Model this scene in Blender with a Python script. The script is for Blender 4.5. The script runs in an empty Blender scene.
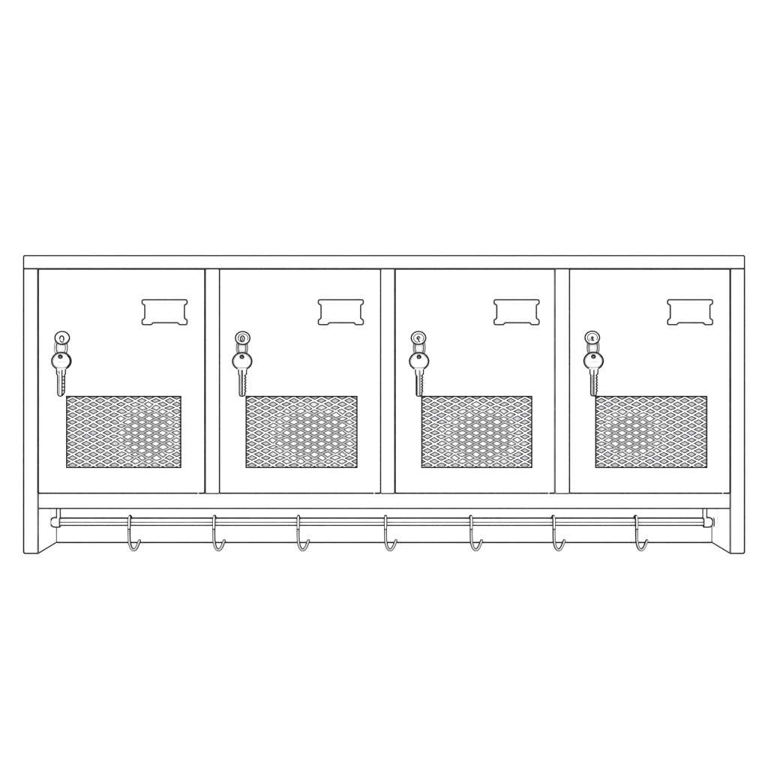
import bpy, math
from mathutils import Vector

# ------------------------------------------------------------------ scale
S = 0.9 / 721.0          # metres per drawing unit on the cabinet's front
DIST = 3.0               # camera to the cabinet's front
CX, CY, ZV = 384.0, 344.0, 1.5
LW = 1.3
DEPTH = 0.165            # front of cabinet to face of its back panel

def P(u, v, y=0.0):
    """point at depth y (0 = front of the cabinet, + = towards the wall)"""
    k = S * (DIST + y) / DIST
    return Vector(((u - CX) * k, y, ZV + (CY - v) * k))

def F(u, v, y=0.0):
    """front-plane x/z, moved straight back by y"""
    return Vector(((u - CX) * S, y, ZV + (CY - v) * S))

# ------------------------------------------------------------------ materials
def new_mat(name):
    m = bpy.data.materials.new(name)
    m.use_nodes = True
    nt = m.node_tree
    for n in list(nt.nodes):
        nt.nodes.remove(n)
    out = nt.nodes.new('ShaderNodeOutputMaterial')
    b = nt.nodes.new('ShaderNodeBsdfPrincipled')
    nt.links.new(b.outputs[0], out.inputs[0])
    return m, nt, b

def flat(name, a, b_, scale=60.0, rough=0.6, spec=0.3):
    """colour that wanders a little between a and b_"""
    m, nt, b = new_mat(name)
    tc = nt.nodes.new('ShaderNodeTexCoord')
    nz = nt.nodes.new('ShaderNodeTexNoise')
    nz.inputs['Scale'].default_value = scale
    nz.inputs['Detail'].default_value = 4
    rp = nt.nodes.new('ShaderNodeValToRGB')
    rp.color_ramp.elements[0].position = 0.35
    rp.color_ramp.elements[1].position = 0.65
    rp.color_ramp.elements[0].color = (*a, 1)
    rp.color_ramp.elements[1].color = (*b_, 1)
    nt.links.new(tc.outputs['Object'], nz.inputs['Vector'])
    nt.links.new(nz.outputs['Fac'], rp.inputs['Fac'])
    nt.links.new(rp.outputs['Color'], b.inputs['Base Color'])
    b.inputs['Roughness'].default_value = rough
    b.inputs['Specular IOR Level'].default_value = spec
    return m

def g(v, tint=(1, 1, 1)):
    return tuple(v * t for t in tint)

WHITE = flat('white_enamel', g(.94), g(.96), 8, .6, .0)
WALLM = flat('white_wall_paint', g(.94), g(.96), 3, .9, .0)
INK = flat('black_edge_line', g(.005), g(.010), 70, 1, 0)
INKG = flat('charcoal_edge_line', g(.016), g(.028), 70, 1, 0)
INKL = flat('grey_edge_line', g(.07), g(.11), 70, 1, 0)
STEEL = flat('pale_steel', g(.34), g(.43), 90, .5, .1)
MIDSTEEL = flat('mid_steel', g(.14), g(.20), 90, .5, .1)
HOOKC = flat('polished_wire', g(.44), g(.56), 90, .5, .1)
FAINT = flat('faint_engraving', g(.40), g(.46), 90, .6, .0)

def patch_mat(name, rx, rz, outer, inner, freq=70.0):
    """base colour with a sheen painted in as a patch round the object's origin"""
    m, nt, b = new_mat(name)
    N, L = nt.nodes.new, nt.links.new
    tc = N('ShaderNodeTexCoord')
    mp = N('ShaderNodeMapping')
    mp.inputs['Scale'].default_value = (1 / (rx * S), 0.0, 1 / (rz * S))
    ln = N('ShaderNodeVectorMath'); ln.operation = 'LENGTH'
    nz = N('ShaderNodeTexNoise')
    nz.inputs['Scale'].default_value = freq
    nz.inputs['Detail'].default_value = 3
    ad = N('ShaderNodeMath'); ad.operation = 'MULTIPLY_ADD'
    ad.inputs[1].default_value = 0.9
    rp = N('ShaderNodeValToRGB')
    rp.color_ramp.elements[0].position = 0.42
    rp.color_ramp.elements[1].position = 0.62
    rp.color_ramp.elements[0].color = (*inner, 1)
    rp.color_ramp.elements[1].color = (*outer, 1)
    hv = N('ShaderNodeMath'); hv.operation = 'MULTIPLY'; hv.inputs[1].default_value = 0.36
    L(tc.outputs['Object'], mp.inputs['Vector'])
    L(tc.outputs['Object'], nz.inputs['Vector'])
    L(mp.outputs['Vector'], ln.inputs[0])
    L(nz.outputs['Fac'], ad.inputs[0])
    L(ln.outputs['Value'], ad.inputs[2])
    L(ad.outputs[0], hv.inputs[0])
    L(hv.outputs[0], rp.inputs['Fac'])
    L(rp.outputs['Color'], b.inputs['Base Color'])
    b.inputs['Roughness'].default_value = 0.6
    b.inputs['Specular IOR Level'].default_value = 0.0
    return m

# ------------------------------------------------------------------ mesh builder
WORLD = {}

class MB:
    def __init__(self):
        self.v, self.f, self.mi, self.mats, self.sm = [], [], [], [], []

    def _m(self, mat):
        if mat not in self.mats:
            self.mats.append(mat)
        return self.mats.index(mat)

    def add(self, verts, faces, mat, smooth=False):
        o = len(self.v)
        self.v += [Vector(p) for p in verts]
        i = self._m(mat)
        for f in faces:
            self.f.append([o + k for k in f])
            self.mi.append(i)
            self.sm.append(smooth)

    def prism(self, loop, y0, y1, mat, fn=F):
        """loop of (u, v), clockwise as drawn; front at y0, back at y1"""
        n = len(loop)
        a = [fn(u, v, y0) for u, v in loop]
        x = [Vector((p.x, y1, p.z)) for p in a]
        faces = [list(range(n))[::-1], list(range(n, 2 * n))]
        for k in range(n):
            j = (k + 1) % n
            faces.append([k, j, n + j, n + k])
        self.add(a + x, faces, mat)

    def box(self, u0, v0, u1, v1, y0, y1, mat, fn=F):
        self.prism([(u0, v0), (u1, v0), (u1, v1), (u0, v1)], y0, y1, mat, fn)

    def ring_box(self, o, i, y0, y1, mat):
        """rectangular plate o with a rectangular opening i"""
        def rect(r, y):
            return [F(r[0], r[1], y), F(r[2], r[1], y), F(r[2], r[3], y), F(r[0], r[3], y)]
        vs = rect(o, y0) + rect(i, y0) + rect(o, y1) + rect(i, y1)
        fs = []
        for k in range(4):
            j = (k + 1) % 4
            fs += [[k, 4 + k, 4 + j, j], [8 + k, 8 + j, 12 + j, 12 + k],
                   [k, j, 8 + j, 8 + k], [4 + k, 12 + k, 12 + j, 4 + j]]
        self.add(vs, fs, mat)

    def tube(self, pts, r, mat, closed=False, n=8):
        pts = [Vector(p) for p in pts]
        m = len(pts)
        segs = [(pts[(k + 1) % m] - pts[k]).normalized() for k in range(m if closed else m - 1)]
        def normal(k):
            if closed:
                return (segs[k - 1] + segs[k % m]).normalized()
            if k == 0:
                return segs[0]
            if k == m - 1:
                return segs[-1]
            return (segs[k - 1] + segs[k]).normalized()
        d = segs[-1] if closed else segs[0]
        up = Vector((0, 1, 0)) if abs(d.y) < .9 else Vector((1, 0, 0))
        e1 = d.cross(up).normalized()
        e2 = d.cross(e1).normalized()
        ring = [pts[0] + r * (math.cos(2 * math.pi * (k + .5) / n) * e1 + math.sin(2 * math.pi * (k + .5) / n) * e2) for k in range(n)]
        def proj(ring, d, p, nn):
            den = d.dot(nn)
            return [q + d * ((p - q).dot(nn) / den) for q in ring]
        rings = [proj(ring, d, pts[0], normal(0))]
        for k in range(1, m):
            rings.append(proj(rings[-1], segs[k - 1], pts[k], normal(k)))
        vs = [q for rg in rings for q in rg]
        fs = []
        for k in range(m if closed else m - 1):
            j = (k + 1) % m
            for t in range(n):
                s = (t + 1) % n
                fs.append([k * n + t, k * n + s, j * n + s, j * n + t])
        self.add(vs, fs, mat, True)
        if not closed:
            self.add(rings[0], [list(range(n))], mat)
            self.add(rings[-1], [list(range(n))[::-1]], mat)

    def line(self, loop, w, mat, y=0.0, closed=False, fn=F, n=8):
        self.tube([fn(u, v, y) for u, v in loop], LW * w * S / 2, mat, closed, n)

    def ball(self, c, r, mat, n=12):
        vs, fs = [], []
        for i in range(n // 2 + 1):
            a = math.pi * (i + .02) / (n // 2 + .04)
            for k in range(n):
                b = 2 * math.pi * k / n
                vs.append(c + r * Vector((math.sin(a) * math.cos(b), math.sin(a) * math.sin(b), math.cos(a))))
        for i in range(n // 2):
            for k in range(n):
                j = (k + 1) % n
                fs.append([i * n + k, i * n + j, (i + 1) * n + j, (i + 1) * n + k])
        self.add(vs, fs, mat, True)

    def lathe_x(self, prof, c, mat, n=28):
        """prof: list of (x offset, radius) round an axis along x through c"""
        vs, fs = [], []
        for (dx, r) in prof:
            for k in range(n):
                a = 2 * math.pi * k / n
                vs.append(Vector((c.x + dx, c.y + r * math.cos(a), c.z + r * math.sin(a))))
        for i in range(len(prof) - 1):
            for k in range(n):
                j = (k + 1) % n
                fs.append([i * n + k, i * n + j, (i + 1) * n + j, (i + 1) * n + k])
        self.add(vs, fs, mat, True)
        m = len(prof) - 1
        self.add(vs[:n], [list(range(n))], mat)
        self.add(vs[m * n:], [list(range(n))], mat)

    def build(self, name, parent=None, origin=None):
        if origin is None:
            lo = Vector([min(p[i] for p in self.v) for i in range(3)])
            hi = Vector([max(p[i] for p in self.v) for i in range(3)])
            origin = (lo + hi) / 2
        me = bpy.data.meshes.new(name)
        me.from_pydata([p - origin for p in self.v], [], self.f)
        for m in self.mats:
            me.materials.append(m)
        me.polygons.foreach_set('material_index', self.mi)
        me.polygons.foreach_set('use_smooth', self.sm)
        me.update()
        # outward normals
        import bmesh
        bm = bmesh.new(); bm.from_mesh(me)
        bmesh.ops.recalc_face_normals(bm, faces=bm.faces)
        bm.to_mesh(me); bm.free()
        o = bpy.data.objects.new(name, me)
        bpy.context.scene.collection.objects.link(o)
        if parent:
            o.parent = parent
            o.location = origin - WORLD[parent.name]
        else:
            o.location = origin
        WORLD[o.name] = origin
        return o

def empty(name, loc):
    o = bpy.data.objects.new(name, None)
    o.empty_display_size = .05
    bpy.context.scene.collection.objects.link(o)
    o.location = loc
    WORLD[o.name] = Vector(loc)
    return o

def tag(o, label, cat, group=None):
    o['label'] = label
    o['category'] = cat
    if group:
        o['group'] = group

def ellipse(cu, cv, ru, rv, n=48, a0=0.0, a1=360.0, full=True):
    m = n if full else n + 1
    return [(cu + ru * math.cos(math.radians(a0 + (a1 - a0) * k / n)),
             cv + rv * math.sin(math.radians(a0 + (a1 - a0) * k / n))) for k in range(m)]

def smooth(pts, n=6):
    """Catmull-Rom through pts (any dimension, as Vectors)"""
    pts = [Vector(p) for p in pts]
    q = [2 * pts[0] - pts[1]] + pts + [2 * pts[-1] - pts[-2]]
    out = []
    for i in range(1, len(q) - 2):
        for k in range(n):
            t = k / n
            out.append(.5 * ((2 * q[i]) + (q[i + 1] - q[i - 1]) * t
                             + (2 * q[i - 1] - 5 * q[i] + 4 * q[i + 1] - q[i + 2]) * t * t
                             + (3 * q[i] - q[i - 1] - 3 * q[i + 1] + q[i + 2]) * t ** 3))
    out.append(pts[-1])
    return out

def rounded(loop, r, n=5):
    """round every corner of a closed 2-D loop (r: number or list)"""
    out, m = [], len(loop)
    for i, p in enumerate(loop):
        rr = r[i] if isinstance(r, (list, tuple)) else r
        a, c = Vector(loop[i - 1]), Vector(loop[(i + 1) % m])
        b = Vector(p)
        d1, d2 = (a - b), (c - b)
        rr = min(rr, d1.length * .49, d2.length * .49)
        if rr <= 0.01:
            out.append(tuple(p)); continue
        s, e = b + d1.normalized() * rr, b + d2.normalized() * rr
        for k in range(n + 1):
            t = k / n
            q = s * (1 - t) ** 2 + b * 2 * t * (1 - t) + e * t * t
            out.append((q.x, q.y))
    return out

# ------------------------------------------------------------------ setting
wb = MB()
zc = ZV
WY = DEPTH + 0.0085
wb.add([(-4, WY, zc - 3), (4, WY, zc - 3), (4, WY, zc + 3), (-4, WY, zc + 3),
        (-4, WY + .12, zc - 3), (4, WY + .12, zc - 3), (4, WY + .12, zc + 3), (-4, WY + .12, zc + 3)],
       [(0, 1, 2, 3), (4, 7, 6, 5), (0, 4, 5, 1), (1, 5, 6, 2), (2, 6, 7, 3), (3, 7, 4, 0)], WALLM)
wall = wb.build('wall')
wall['kind'] = 'structure'

# ------------------------------------------------------------------ the locker
L0, L1, R0, R1 = 23.6, 38.1, 730.25, 744.5
T0, T1, B0, B1, BOT = 255.6, 268.8, 493.3, 508.4, 553.4
BACK = DEPTH + 0.008

root = empty('wall_locker', F(384, BOT, BACK))
tag(root, 'long white wall locker with four doors in a row and a coat rail below', 'locker')

# top panel
m = MB()
loop = rounded([(L0, T0), (R1, T0), (R1, T1), (L0, T1)], [1.6, 1.6, 0, 0])
m.prism(loop, 0, BACK, WHITE)
m.line(loop[:12], 1.25, INK)
m.line([(R1, T0 + 1.6), (R1, T1)], 1.25, INK)
m.line([(L0, T1), (L0, T0 + 1.6)], 1.25, INK)
m.line([(L0, T1 - .1), (R1, T1 - .1)], 1.45, INKG)
for u in (L0, R1):                                      # side and rear edges
    m.tube([F(u, T1, .0012), F(u, T1, BACK)], .6 * LW * S, INK)
m.tube([F(L0, T0 + 1.0, BACK - .0006), F(L0 + 1.0, T0, BACK - .0006), F(R1 - 1.0, T0, BACK - .0006), F(R1, T0 + 1.0, BACK - .0006), F(R1, T1, BACK - .0006)], .55 * S, INK)
m.tube([F(L0, T0 + 1.0, BACK - .0006), F(L0, T1, BACK - .0006)], .55 * S, INK)
for u, v in ((L0 + .5, T0 + .5), (R1 - .5, T0 + .5)):
    m.tube([F(u, v, .001), F(u, v, BACK)], .55 * S, INK)
m.build('top_panel', root)

# side panels
for (a, b, inner, outer) in ((L0, L1, L1, L0), (R0, R1, R0, R1)):
    m = MB()
    rr = [0, 0, 0, 1.9] if outer == L0 else [0, 0, 1.9, 0]
    loop = rounded([(a, T1 + .02), (b, T1 + .02), (b, BOT), (a, BOT)], rr)
    m.prism(loop, 0.0002, BACK, WHITE)
    if outer == L0:
        path = [(b, BOT)] + loop[-6:] + [(a, T1)]
    else:
        path = [(b, T1)] + loop[2:8] + [(a, BOT)]
    m.line(path, 1.3, INK)
    m.line([(inner, T1 + .4), (inner, B0)], 1.7, INKG)
    m.line([(inner, B0), (inner, BOT - .3)], 1.6, INKL)
    m.tube([F(inner, BOT, 0), F(inner, BOT, DEPTH)], .62 * LW * S, INK)   # lower inside edge
    m.tube([F(outer, BOT - 1.6, .001), F(outer, BOT - 1.6, BACK)], .5 * LW * S, INK)
    m.tube([F(outer, T1, BACK - .0006), F(outer, BOT - 1.6, BACK - .0006)], .5 * S, INK)
    m.build('side_panel', root)

# partitions between the doors
POSTS = [(205.0, 219.5), (380.6, 395.0), (554.9, 569.5)]
for (a, b) in POSTS:
    m = MB()
    m.box(a + .1, T1 + .05, b - .1, B0 - .05, 0.0002, DEPTH - .0005, WHITE)
    m.line([(a + .6, B0 + .25), (b - .5, B0 + .25)], 1.35, INKL)
    m.build('partition', root)

# bottom shelf
m = MB()
m.box(L1 + .02, B0, R0 - .02, B1, 0.0001, DEPTH - .0005, WHITE)
m.line([(L1, B1), (R0, B1)], 1.3, INKG)
m.build('bottom_shelf', root)

# back panel
m = MB()
m.box(L1 + .03, T1 + .05, R0 - .03, BOT, DEPTH, BACK - .0004, WHITE)
m.tube([F(L1 + .8, BOT, DEPTH), F(R0 - .8, BOT, DEPTH)], .68 * LW * S, INK)
for u in (L1, R0):
    m.tube([F(u, 536.5, DEPTH), F(u, BOT + .3, DEPTH)], .72 * LW * S, INKG)
m.build('back_panel', root)

# ------------------------------------------------------------------ doors
DOORS = [  # left, right, (left line w, mat), (right line w, mat), grille l/r, lock centre, holder shift, hinge u, patch
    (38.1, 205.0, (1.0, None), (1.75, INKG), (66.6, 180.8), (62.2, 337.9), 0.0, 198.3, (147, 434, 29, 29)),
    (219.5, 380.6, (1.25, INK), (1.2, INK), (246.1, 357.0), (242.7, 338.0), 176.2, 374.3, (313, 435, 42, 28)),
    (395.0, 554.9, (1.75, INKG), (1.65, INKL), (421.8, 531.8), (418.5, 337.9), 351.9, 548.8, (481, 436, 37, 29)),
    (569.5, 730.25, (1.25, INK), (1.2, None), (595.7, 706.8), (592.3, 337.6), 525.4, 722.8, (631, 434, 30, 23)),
]
G0, G1 = 396.4, 467.5
PU, PV = 13.9, 7.16

def strand_bar(mb, A, B, w, y0, y1, mat, bend):
    """one strand of the expanded metal: a flat ribbon, bent a little to imitate drawn wobble and shimmer"""
    (u0, v0), (u1, v1) = A, B
    n = max(2, int(abs(u1 - u0) / 1.7))
    L = math.hypot(u1 - u0, v1 - v0)
    nx, ny = -(v1 - v0) / L * w / 2, (u1 - u0) / L * w / 2
    a, b = [], []
    for k in range(n + 1):
        t = k / n
        u, v = u0 + (u1 - u0) * t, v0 + (v1 - v0) * t
        du, dv = bend(u, v)
        a.append((u + du + nx, v + dv + ny))
        b.append((u + du - nx, v + dv - ny))
    vs = [F(u, v, y0) for u, v in a] + [F(u, v, y0) for u, v in b] + [F(u, v, y1) for u, v in a] + [F(u, v, y1) for u, v in b]
    m = n + 1
    fs = [[0, m, 3 * m, 2 * m], [n, 2 * m + n, 3 * m + n, m + n]]
    for k in range(n):
        fs += [[k, k + 1, m + k + 1, m + k], [2 * m + k, 3 * m + k, 3 * m + k + 1, 2 * m + k + 1],
               [k, 2 * m + k, 2 * m + k + 1, k + 1], [m + k, m + k + 1, 3 * m + k + 1, 3 * m + k]]
    mb.add(vs, fs, mat)

def clip(p, d, r):
    """part of the line p + t d inside rectangle r"""
    t0, t1 = -1e9, 1e9
    for k in (0, 1):
        a, b = (r[k] - p[k]) / d[k], (r[k + 2] - p[k]) / d[k]
        if a > b:
            a, b = b, a
        t0, t1 = max(t0, a), min(t1, b)
    if t1 - t0 < .02:
        return None
    return (p[0] + d[0] * t0, p[1] + d[1] * t0), (p[0] + d[0] * t1, p[1] + d[1] * t1)

HOLDER = [(142.2, 299.8), (187.1, 299.8), (187.1, 303.7), (184.4, 305.0), (184.4, 318.4), (187.1, 320.0),
          (187.1, 324.6), (179.4, 324.6), (178.0, 322.7), (152.9, 322.7), (151.5, 324.6), (142.2, 324.6),
          (142.2, 320.0), (144.9, 318.4), (144.9, 305.0), (142.2, 303.7)]
HROUND = [1.7, 1.7, .9, .9, .9, .9, 1.7, .7, .7, .7, .7, 1.7, .9, .9, .9, .9]

for idx, (a, b, ll, rl, (ga, gb), (lu, lv), hs, hu, (pu, pv, prx, prz)) in enumerate(DOORS):
    # door leaf
    m = MB()
    m.ring_box((a + .15, T1 + .1, b - .15, B0 - .1), (ga, G0, gb, G1), 0.0003, 0.016, WHITE)
    if ll[1]:
        m.line([(a, T1 + .3), (a, B0)], ll[0], ll[1])
    if rl[1]:
        m.line([(b, T1 + .3), (b, B0)], rl[0], rl[1])
    m.line([(a + .5, T1 + .35), (b - .5, T1 + .35)], 1.3, INKG)
    m.line([(a, B0 - .05), (hu - .75, B0 - .05)], 1.3, INK)
    m.line([(hu + .75, B0 - .05), (b, B0 - .05)], 1.4, INK)
    door = m.build('door', root)
    # hinge pin at the lower corner
    m = MB()
    m.tube([F(hu, B0 - .75, -.0001), F(hu, B0 + .75, -.0001)], .62 * S, STEEL, n=12)
    m.build('hinge', door)
    # grille
    sm = patch_mat('grille_enamel_painted_sheen', prx, prz, g(.95), g(.35, (1, .98, 1)))  # mesh shimmer painted into strand, lining and edge colours
    bk = patch_mat('grille_lining_painted_sheen', prx * .95, prz * .95, g(.43, (1, 1.01, 1.06)), g(.95))
    lm = patch_mat('grille_edge_painted_sheen', prx, prz, g(.013), g(.085))
    def bend(u, v, ph=1.7 * idx):  # bends strands most round the painted sheen, imitating its ripple
        edge = min(1.0, (u - ga) / 6, (gb - u) / 6, (v - G0) / 6, (G1 - v) / 6)
        r = math.hypot((u - pu) / prx, (v - pv) / prz)
        amp = max(0.0, edge) * (.22 + .75 * .75 * math.exp(-((r - .95) / .3) ** 2))
        return (amp * .7 * math.sin(.23 * u - .31 * v + ph),
                amp * (.6 * math.sin(.37 * u + .27 * v + ph) + .5 * math.sin(.17 * u - .52 * v + 2 * ph)))
    m = MB()
    rect = (ga + .3, G0 + .3, gb - .3, G1 - .3)
    c0 = (ga + 5.8, 400.75)                       # centre of one opening
    for sgn in (1, -1):
        d = (PU / 2, sgn * PV / 2)
        off = 0.0 if sgn > 0 else 0.00018
        for k in range(-24, 40):
            # strands pass half a pitch above / below the opening's centre
            p = (c0[0], c0[1] + PV / 2 + k * PV)
            q = clip(p, d, rect)
            if q:
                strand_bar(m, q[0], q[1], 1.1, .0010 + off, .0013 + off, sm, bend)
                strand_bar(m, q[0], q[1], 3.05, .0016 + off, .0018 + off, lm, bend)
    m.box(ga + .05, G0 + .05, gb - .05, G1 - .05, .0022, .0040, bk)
    m.line([(ga, G0), (gb, G0), (gb, G1), (ga, G1)], 1.15, INK, closed=True)
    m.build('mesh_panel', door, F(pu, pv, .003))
    # card holder
    loop = [(u + hs, v) for u, v in rounded(HOLDER, HROUND, 4)]
    m = MB()
    m.prism(loop, -.0009, .0001, WHITE)
    m.line(loop, 1.3, INKG, y=-.0007, closed=True)
    m.build('card_holder', door)
    # lock: neck, face plate with rim, inner ring, keyway
    m = MB()
    fn = P
    m.prism(ellipse(lu, lv - 3.0, 3.2, 2.3, 24), -.0045, .0002, WHITE, P)
    m.prism(ellipse(lu, lv + 3.8, 1.6, 1.1, 16), -.0045, .0002, WHITE, P)
    m.prism(ellipse(lu, lv, 7.2, 6.4, 48), -.0070, -.0044, WHITE, P)
    m.line(ellipse(lu, lv, 7.25, 6.45, 48), 1.25, INK, -.0070, True, P)
    if idx == 0:
        m.line(ellipse(lu + .2, lv - .1, 6.2, 5.4, 20, 10, 95, False), .6, STEEL, -.0070, False, P)
        kw = smooth([(lu - 2.9, lv + 1.5, 0), (lu - 2.3, lv + .2, 0), (lu - 1.9, lv - 1.2, 0), (lu - .4, lv - 2.0, 0), (lu + 1.1, lv - 1.2, 0), (lu + 1.6, lv + .9, 0), (lu + 1.2, lv + 2.9, 0)])
        m.line([(p.x, p.y) for p in kw], 1.2, INK, -.0071, False, P)
        kw = smooth([(lu - 2.0, lv + 2.2, 0), (lu - 1.7, lv + 3.6, 0), (lu - .3, lv + 4.2, 0), (lu + 1.4, lv + 3.7, 0)])
        m.line([(p.x, p.y) for p in kw], 1.0, INKG, -.0071, False, P)
    elif idx == 1:
        m.line(ellipse(lu + .3, lv + .1, 4.9, 4.3, 36, 150, 390, False), .85, INKL, -.0070, False, P)
        m.line(ellipse(lu - .2, lv + .7, 2.0, 2.9, 24), 1.1, INK, -.0071, True, P)
        m.line([(lu - .3, lv - .8), (lu - .2, lv + 2.4)], .9, INKG, -.0071, False, P)
        m.line(ellipse(lu - .4, lv + .6, 4.0, 3.4, 20, 90, 220, False), .8, INKL, -.0071, False, P)
    elif idx == 2:
        m.line(ellipse(lu + .2, lv + .2, 5.0, 4.3, 40, 100, 400, False), .8, INKG, -.0070, False, P)
        kw = smooth([(lu - 1.3, lv + 1.6, 0), (lu - 1.4, lv - .2, 0), (lu - .1, lv - 1.6, 0), (lu + 1.3, lv - .6, 0), (lu + 1.3, lv + .9, 0)])
        m.line([(p.x, p.y) for p in kw], .95, INK, -.0071, False, P)
        kw = smooth([(lu - .4, lv - .2, 0), (lu - .1, lv + 1.8, 0), (lu + .6, lv + 3.6, 0), (lu + 1.4, lv + 4.2, 0)])
        m.line([(p.x, p.y) for p in kw], 1.2, INK, -.0071, False, P)
    else:
        m.line(ellipse(lu + .1, lv + .1, 5.0, 4.3, 40, 120, 395, False), .8, INKG, -.0070, False, P)
        m.prism(ellipse(lu + .1, lv + .1, 1.5, 1.6, 20), -.0076, -.0070, INKG, P)
        kw = smooth([(lu - .6, lv + 1.0, 0), (lu + .4, lv + 2.2, 0), (lu + 2.0, lv + 3.0, 0)])
        m.line([(p.x, p.y) for p in kw], 1.1, INKG, -.0071, False, P)
        kw = smooth([(lu - 2.6, lv + .6, 0), (lu - 1.6, lv + 2.4, 0), (lu + .6, lv + 3.4, 0)])
        m.line([(p.x, p.y) for p in kw], .7, INKL, -.0071, False, P)
    m.build('lock', door)

# ------------------------------------------------------------------ coat rail
RT = 0.70 * DEPTH
RV = 521.75                                    # rail axis as drawn
RK = S * (DIST + RT) / DIST                    # metres per unit at the rail
RR = 3.55 * RK
axis = P(384, RV, RT)
tilt = math.atan2((RV - CY) * S, DIST)         # the eye looks down on the rail a little

def rail_pt(u, ang, r=RR):
    """ang measured from straight to the viewer, upwards"""
    p = P(u, RV, RT)
    return Vector((p.x, RT - r * math.cos(ang), axis.z + r * math.sin(ang)))

m = MB()
c = P(384, RV, RT)
m.lathe_x([((58.5 - CX) * RK, RR), ((705.5 - CX) * RK, RR)], c, WHITE, 36)
ends = (60.6, 703.2)
for ang, w, mt in ((math.radians(68), 1.55, INKG), (math.radians(-9), .95, INKL), (math.radians(-68), 1.2, INK)):
    aa = ang + tilt
    m.tube([rail_pt(u, aa, RR * (1.08 if abs(ang) > 1 else 1.0)) for u in ends], LW * w * RK / 2, mt)
rail = m.build('coat_rail', root)

def cap(u_in, u_out, flange):
    m = MB()
    sg = 1 if u_out > u_in else -1
    c = P(u_in, RV + .55, RT)
    Ln = abs(u_out - u_in) * RK
    r = 4.75 * RK
    prof = [(0, r * .97), (Ln * .2, r)]
    for k in range(1, 11):
        a = k / 10 * math.pi / 2
        prof.append((Ln * .5 + Ln * .5 * math.sin(a), r * (1 - .5 * (1 - math.cos(a)) ** 1.1)))
    m.lathe_x([(sg * x, q) for x, q in prof], c, WHITE, 32)
    up = Vector((0, math.sin(tilt), math.cos(tilt)))
    # added outline bead following the cap's silhouette lengthwise
    eye = Vector((0, -math.cos(tilt), math.sin(tilt)))
    half = []
    for k, (x, q) in enumerate(prof):
        x0, q0 = prof[max(0, k - 1)]
        x1, q1 = prof[min(len(prof) - 1, k + 1)]
        d = math.hypot(x1 - x0, q1 - q0)
        half.append((x + (q0 - q1) / d * .3 * RK, q + (x1 - x0) / d * .3 * RK))
    half.append((half[-1][0] + .85 * RK, half[-1][1] * .6))
    path = [c + Vector((sg * x, 0, 0)) + up * q * .96 + eye * .42 * r for x, q in half]
    path += [c + Vector((sg * x, 0, 0)) - up * q * .96 + eye * .42 * r for x, q in half[::-1]]
    m.tube(path, .58 * LW * RK, INK)
    ring = [c + Vector((0, -r * math.cos(t), r * math.sin(t))) for t in [2 * math.pi * k / 32 for k in range(32)]]
    m.tube(ring, .5 * LW * RK, INKG, True)
    if flange:
        f0 = Ln + 1.15 * RK
        m.lathe_x([(sg * (Ln * .9), r * .25), (sg * f0, r * .25), (sg * (f0 + .3 * RK), r * .86), (sg * (f0 + 1.3 * RK), r * .84)], c, WHITE, 32)
        fl = [c + Vector((sg * (f0 + 1.0 * RK), -r * .85 * math.cos(t), r * .85 * math.sin(t))) for t in [2 * math.pi * k / 32 for k in range(32)]]
        m.tube(fl, .5 * LW * RK, INKG, True)
    m.build('end_cap', rail)

cap(60.0, 51.8, False)
cap(703.4, 711.6, True)

def strap(u0, u1):
    m = MB()
    y0, y1 = RT - .0035, RT + .0035
    zt = F(0, B1, 0).z - .0003
    zb = P(0, 517.6, RT).z - .0004
    x0, x1 = P(u0, 0, RT - .0035).x, P(u1, 0, RT - .0035).x
    m.add([(x0, y0, zb), (x1, y0, zb), (x1, y0, zt), (x0, y0, zt), (x0, y1, zb), (x1, y1, zb), (x1, y1, zt), (x0, y1, zt)],
          [(0, 1, 2, 3), (4, 7, 6, 5), (0, 4, 5, 1), (1, 5, 6, 2), (2, 6, 7, 3), (3, 7, 4, 0)], WHITE)
    for x in (x0, x1):
        m.tube([(x, y0, zb), (x, y0, zt)], .5 * LW * RK, INK)
    m.build('hanger_strap', rail)

strap(56.5, 60.3)
strap(702.8, 706.8)

# ------------------------------------------------------------------ hooks over the rail
wr = 1.68                                      # wire radius, drawing units
def hook_root(u):
    return Vector((P(u, RV, RT).x, RT, axis.z))

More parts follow.
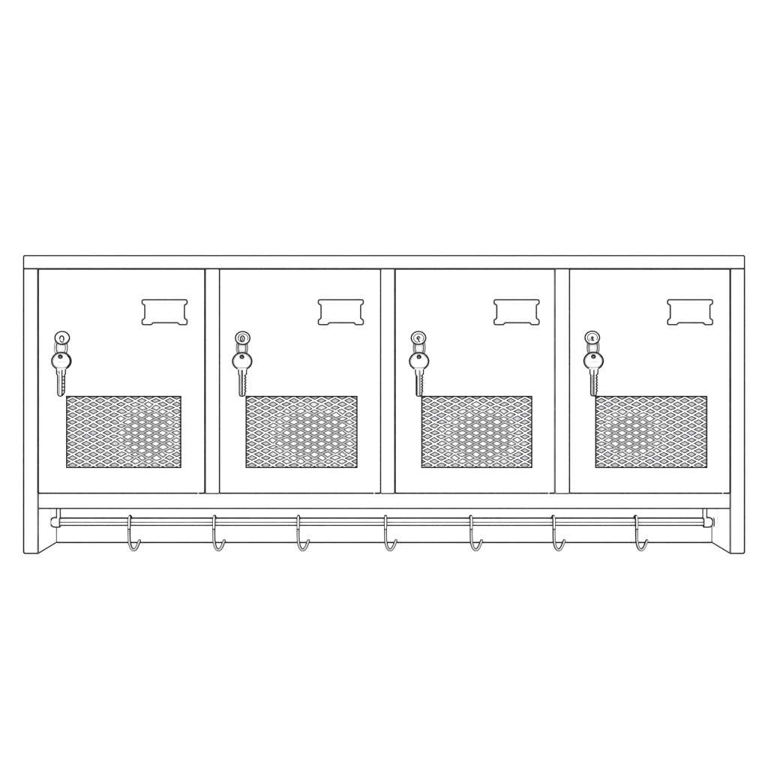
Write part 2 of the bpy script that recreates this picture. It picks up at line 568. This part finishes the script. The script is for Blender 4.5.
def make_hook(u):
    o = hook_root(u)
    k = RK
    rad = (3.55 + wr + .15)
    def L(x, y, z):
        return o + Vector((x * k, y * k, z * k))
    over = []
    for t in range(0, 19):
        a = math.radians(215 - t * (215 - 0) / 18)     # from behind, over the top, to the front
        over.append(L(0, -rad * math.cos(a), rad * math.sin(a)))
    yf = -rad
    def zz(v):
        return RV - v
    front = [L(0, yf, zz(524.5)), L(-.05, yf, zz(528.4))]
    stem = [(-.1, 528.4), (-.1, 533), (0, 538), (.35, 542), (1.0, 545.0), (2.0, 547.5), (3.2, 548.9), (4.5, 549.4), (5.8, 549.0),
            (7.1, 547.6), (8.3, 545.4), (9.4, 542.6), (10.3, 540.3)]
    stem = smooth([L(x, yf, zz(v)) for x, v in stem], 5)
    root = empty('wire_hook', o)
    m = MB()
    path = smooth(over[:] + front, 2)
    m.tube(path, wr * k, INK, n=14)
    core = [p + (Vector((0, p.y - o.y, p.z - o.z)).normalized() if p.z > o.z else Vector((0, -1, 0))) * (1.25 * k) for p in path if p.y < o.y - .57 * rad * k]
    m.tube(core, .72 * k, WHITE, n=10)
    m.ball(path[0], wr * k, INK)
    m.build('rail_loop', root, o)
    m = MB()
    m.tube(stem, wr * k, INK, n=14)
    m.ball(stem[-1], wr * k, INK)
    m.ball(stem[-1] + Vector((0, -1.2 * k, 0)), .75 * k, HOOKC)
    m.tube([p + Vector((0, -1.2 * k, 0)) for p in stem[1:]], .75 * k, HOOKC, n=10)
    m.tube([L(-1.6, yf - 2.0, zz(528.5)), L(1.5, yf - 2.0, zz(528.5))], .38 * k, INK)
    m.build('hook_end', root, o)
    return root

HOOKS = [(130.1, 7, 'wire hook on the coat rail under the first door, nearest the rail end beside the first side panel'),
         (214.6, 6, 'wire hook on the coat rail under the partition between first and second doors'),
         (298.5, 2, 'wire hook on the coat rail under the mesh of the second door'),
         (385.6, 0, 'wire hook on the coat rail under the middle partition of the locker'),
         (470.8, -7, 'wire hook on the coat rail under the mesh of the third door'),
         (553.2, -11, 'wire hook on the coat rail under the partition between third and fourth doors'),
         (635.6, -13, 'leaning wire hook on the coat rail under the mesh of the fourth door')]
HOOKS[0] = (130.1, 7, 'wire hook on the coat rail under the mesh of the first door')
proto = make_hook(HOOKS[0][0])
for i, (u, ang, lab) in enumerate(HOOKS):
    if i == 0:
        o = proto
    else:
        o = proto.copy()
        bpy.context.scene.collection.objects.link(o)
        for ch in list(proto.children):
            q = ch.copy()
            bpy.context.scene.collection.objects.link(q)
            q.parent = o
    o.location = hook_root(u)
    o.rotation_euler = (0, 0, math.radians(-ang * .45))
    tag(o, lab, 'hook', 'wire hooks along the coat rail')

# ------------------------------------------------------------------ keys hanging from the locks
KY = -.0062
def make_key(kind, cu, cv, lock, label):
    (lu, lv) = lock
    root = empty('key', P(cu, cv, KY))
    tag(root, label, 'key', 'keys hanging from the door locks')
    def fn(x, v, y=0):
        return P(cu + x, cv + v, y)
    rx, ry = 9.65, 8.55
    # ---- bow
    m = MB()
    m.prism(ellipse(0, 0, rx, ry, 56), KY, KY + .0022, WHITE, fn)
    arc = ellipse(0, 0, rx, ry, 56, 118, 422, False)
    m.line(arc, 1.3, INK, KY, False, fn)
    m.line(ellipse(.1, .1, 8.2, 7.1, 48, 100, 430, False), .6, STEEL, KY, False, fn)
    m.line(ellipse(0, 0, 8.75, 7.6, 30, -48, 50, False), (1.3, .8, .8, 1.0)[kind], (INKG, MIDSTEEL, MIDSTEEL, INKL)[kind], KY, False, fn)  # dark right-hand crescent paints in the bow's thickness shading
    m.line(ellipse(0, 0, 8.75, 7.6, 30, 130, 225, False), .6, STEEL, KY, False, fn)
    m.line([(-4.6, 6.2), (0, 6.7), (4.6, 6.2)], .7, MIDSTEEL, KY, False, fn)
    hx = (-1.1, -.3, -.1, -.1)[kind]
    m.prism(ellipse(hx, -4.35, 2.6, 2.25, 28), KY - .0004, KY + .001, INK, fn)
    m.prism(ellipse(hx - .1, -4.1, 1.05, .8, 16), KY - .0010, KY, MIDSTEEL, fn)
    if kind != 2:
        m.line([(-4.6, .9), (4.4, .9)], .7, FAINT, KY + .0001, False, fn)
        m.line([(-3.6, 2.1), (3.4, 2.1)], .45, FAINT, KY + .0001, False, fn)
    m.build('bow', root)
    # ---- blade
    m = MB()
    if kind == 0:
        left = [(-4.8, 8.0), (-4.8, 12.8), (-3.8, 13.8), (-3.8, 32.6), (-3.0, 34.4), (-1.2, 35.2)]
        right = [(.7, 34.6), (1.6, 33.6), (2.9, 31.6), (3.2, 29), (3.3, 13.6), (4.0, 12.6), (4.0, 8.0)]
    else:
        left = [(-3.6, 8.0), (-3.6, 12.9), (-2.9, 13.8), (-2.9, 33.0), (-2.2, 34.5), (-1.2, 34.9)]
        right = [(1.0, 34.9), (2.3, 34.2), (2.9, 32.6)]
        vv = 31.2
        kk = 0
        while vv > 14.6:
            right.append((3.7 if kk % 2 else 2.5, vv))
            vv -= 1.38
            kk += 1
        right += [(3.1, 13.9), (4.3, 12.6), (4.3, 8.0)]
    loop = left + right
    m.prism(loop[::-1], KY + .0001, KY + .0021, WHITE, fn)
    m.line(loop, 1.15, INK, KY + .0002, False, fn)
    if kind == 0:
        m.box(-3.3, 14.2, -2.0, 33.2, KY - .0003, KY + .001, STEEL, fn)
        m.box(-1.9, 9.0, -1.5, 33.4, KY - .0003, KY + .001, MIDSTEEL, fn)
        m.line([(.6, 8.6), (.6, 34.2)], 1.1, INK, KY, False, fn)
        for v in (15.6, 18.9, 22.4, 25.9, 29.4):
            m.line([(.6, v), (3.2, v)], .95, INK, KY, False, fn)
        m.line([(-3.7, 10.2), (-2.6, 11.0), (-2.4, 12.6)], .8, INKL, KY, False, fn)
    elif kind == 1:
        m.box(-1.5, 8.6, .1, 33.9, KY - .0003, KY + .001, MIDSTEEL, fn)
        m.line([(.3, 8.6), (.3, 34.0)], .9, INK, KY, False, fn)
        m.line([(-2.2, 14.5), (-2.2, 33.4)], .4, STEEL, KY, False, fn)
    elif kind == 2:
        m.box(-.3, 8.6, .9, 33.9, KY - .0003, KY + .001, MIDSTEEL, fn)
        m.line([(1.0, 9.5), (1.0, 34.0)], .7, INKL, KY, False, fn)
        m.line([(-1.9, 14.5), (-1.9, 33.6)], .8, INKG, KY, False, fn)
    else:
        m.box(-2.3, 14.0, -1.0, 33.6, KY - .0003, KY + .001, STEEL, fn)
        m.line([(-.9, 13.6), (-.9, 34.0)], .5, MIDSTEEL, KY, False, fn)
        m.line([(.3, 8.6), (.3, 34.0)], 1.1, INK, KY, False, fn)
    m.build('blade', root)
    # ---- ring: round the lock's neck and through the hole of the bow
    m = MB()
    ru, rru = ((60.9, 5.65), (242.0, 4.7), (419.3, 5.1), (593.2, 5.15))[kind]
    ringy = -.0024
    rv0, rv1 = lv + 1.0, cv - 5.0
    ring = [P(u, v, ringy) for u, v in ellipse(ru, (rv0 + rv1) / 2, rru, (rv1 - rv0) / 2, 40)]
    m.tube(ring, 1.35 * S, INK, True, 12)
    m.tube([p + Vector((0, -.0011, 0)) for p in ring], (.6 if kind == 0 else .68) * S, WHITE if kind == 0 else STEEL, True, 10)
    m.build('key_ring', root)
    return root

KEYS = [(61.4, 361.1, 'key with square notches hanging by its ring from the lock of the first door'),
        (242.2, 361.3, 'key with a wide grey groove hanging by its ring from the second door lock'),
        (419.1, 361.3, 'key with two slim grooves hanging by its ring from the third door lock'),
        (593.6, 361.0, 'key with a grey edge groove hanging by its ring from the fourth door lock')]
for k, (cu, cv, lab) in enumerate(KEYS):
    make_key(k, cu, cv, DOORS[k][5], lab)

# ------------------------------------------------------------------ light
w = bpy.data.worlds.new('World')
bpy.context.scene.world = w
w.use_nodes = True
bg = w.node_tree.nodes['Background']
bg.inputs['Color'].default_value = (1, 1, 1, 1)
bg.inputs['Strength'].default_value = 1.25
ld = bpy.data.lights.new('softbox', 'AREA')
ld.shape = 'RECTANGLE'
ld.size, ld.size_y = 2.4, 1.8
ld.energy = 50
lo = bpy.data.objects.new('softbox', ld)
bpy.context.scene.collection.objects.link(lo)
lo.location = (0, -3.6, ZV + .25)
lo.rotation_euler = (math.radians(86), 0, 0)

# ------------------------------------------------------------------ camera
cd = bpy.data.cameras.new('camera')
cam = bpy.data.objects.new('camera', cd)
bpy.context.scene.collection.objects.link(cam)
cam.location = (0, -DIST, ZV)
cam.rotation_euler = (math.radians(90), 0, 0)
cd.sensor_width = 36
cd.lens = 36 * DIST / (768 * S)
cd.shift_y = -(384 - CY) / 768
cd.clip_end = 100
sc = bpy.context.scene
sc.camera = cam
sc.view_settings.view_transform = 'Standard'
sc.view_settings.look = 'None'
sc.view_settings.gamma = 1
sc.view_settings.exposure = 0.0
sc.cycles.max_bounces = 16
sc.cycles.diffuse_bounces = 16
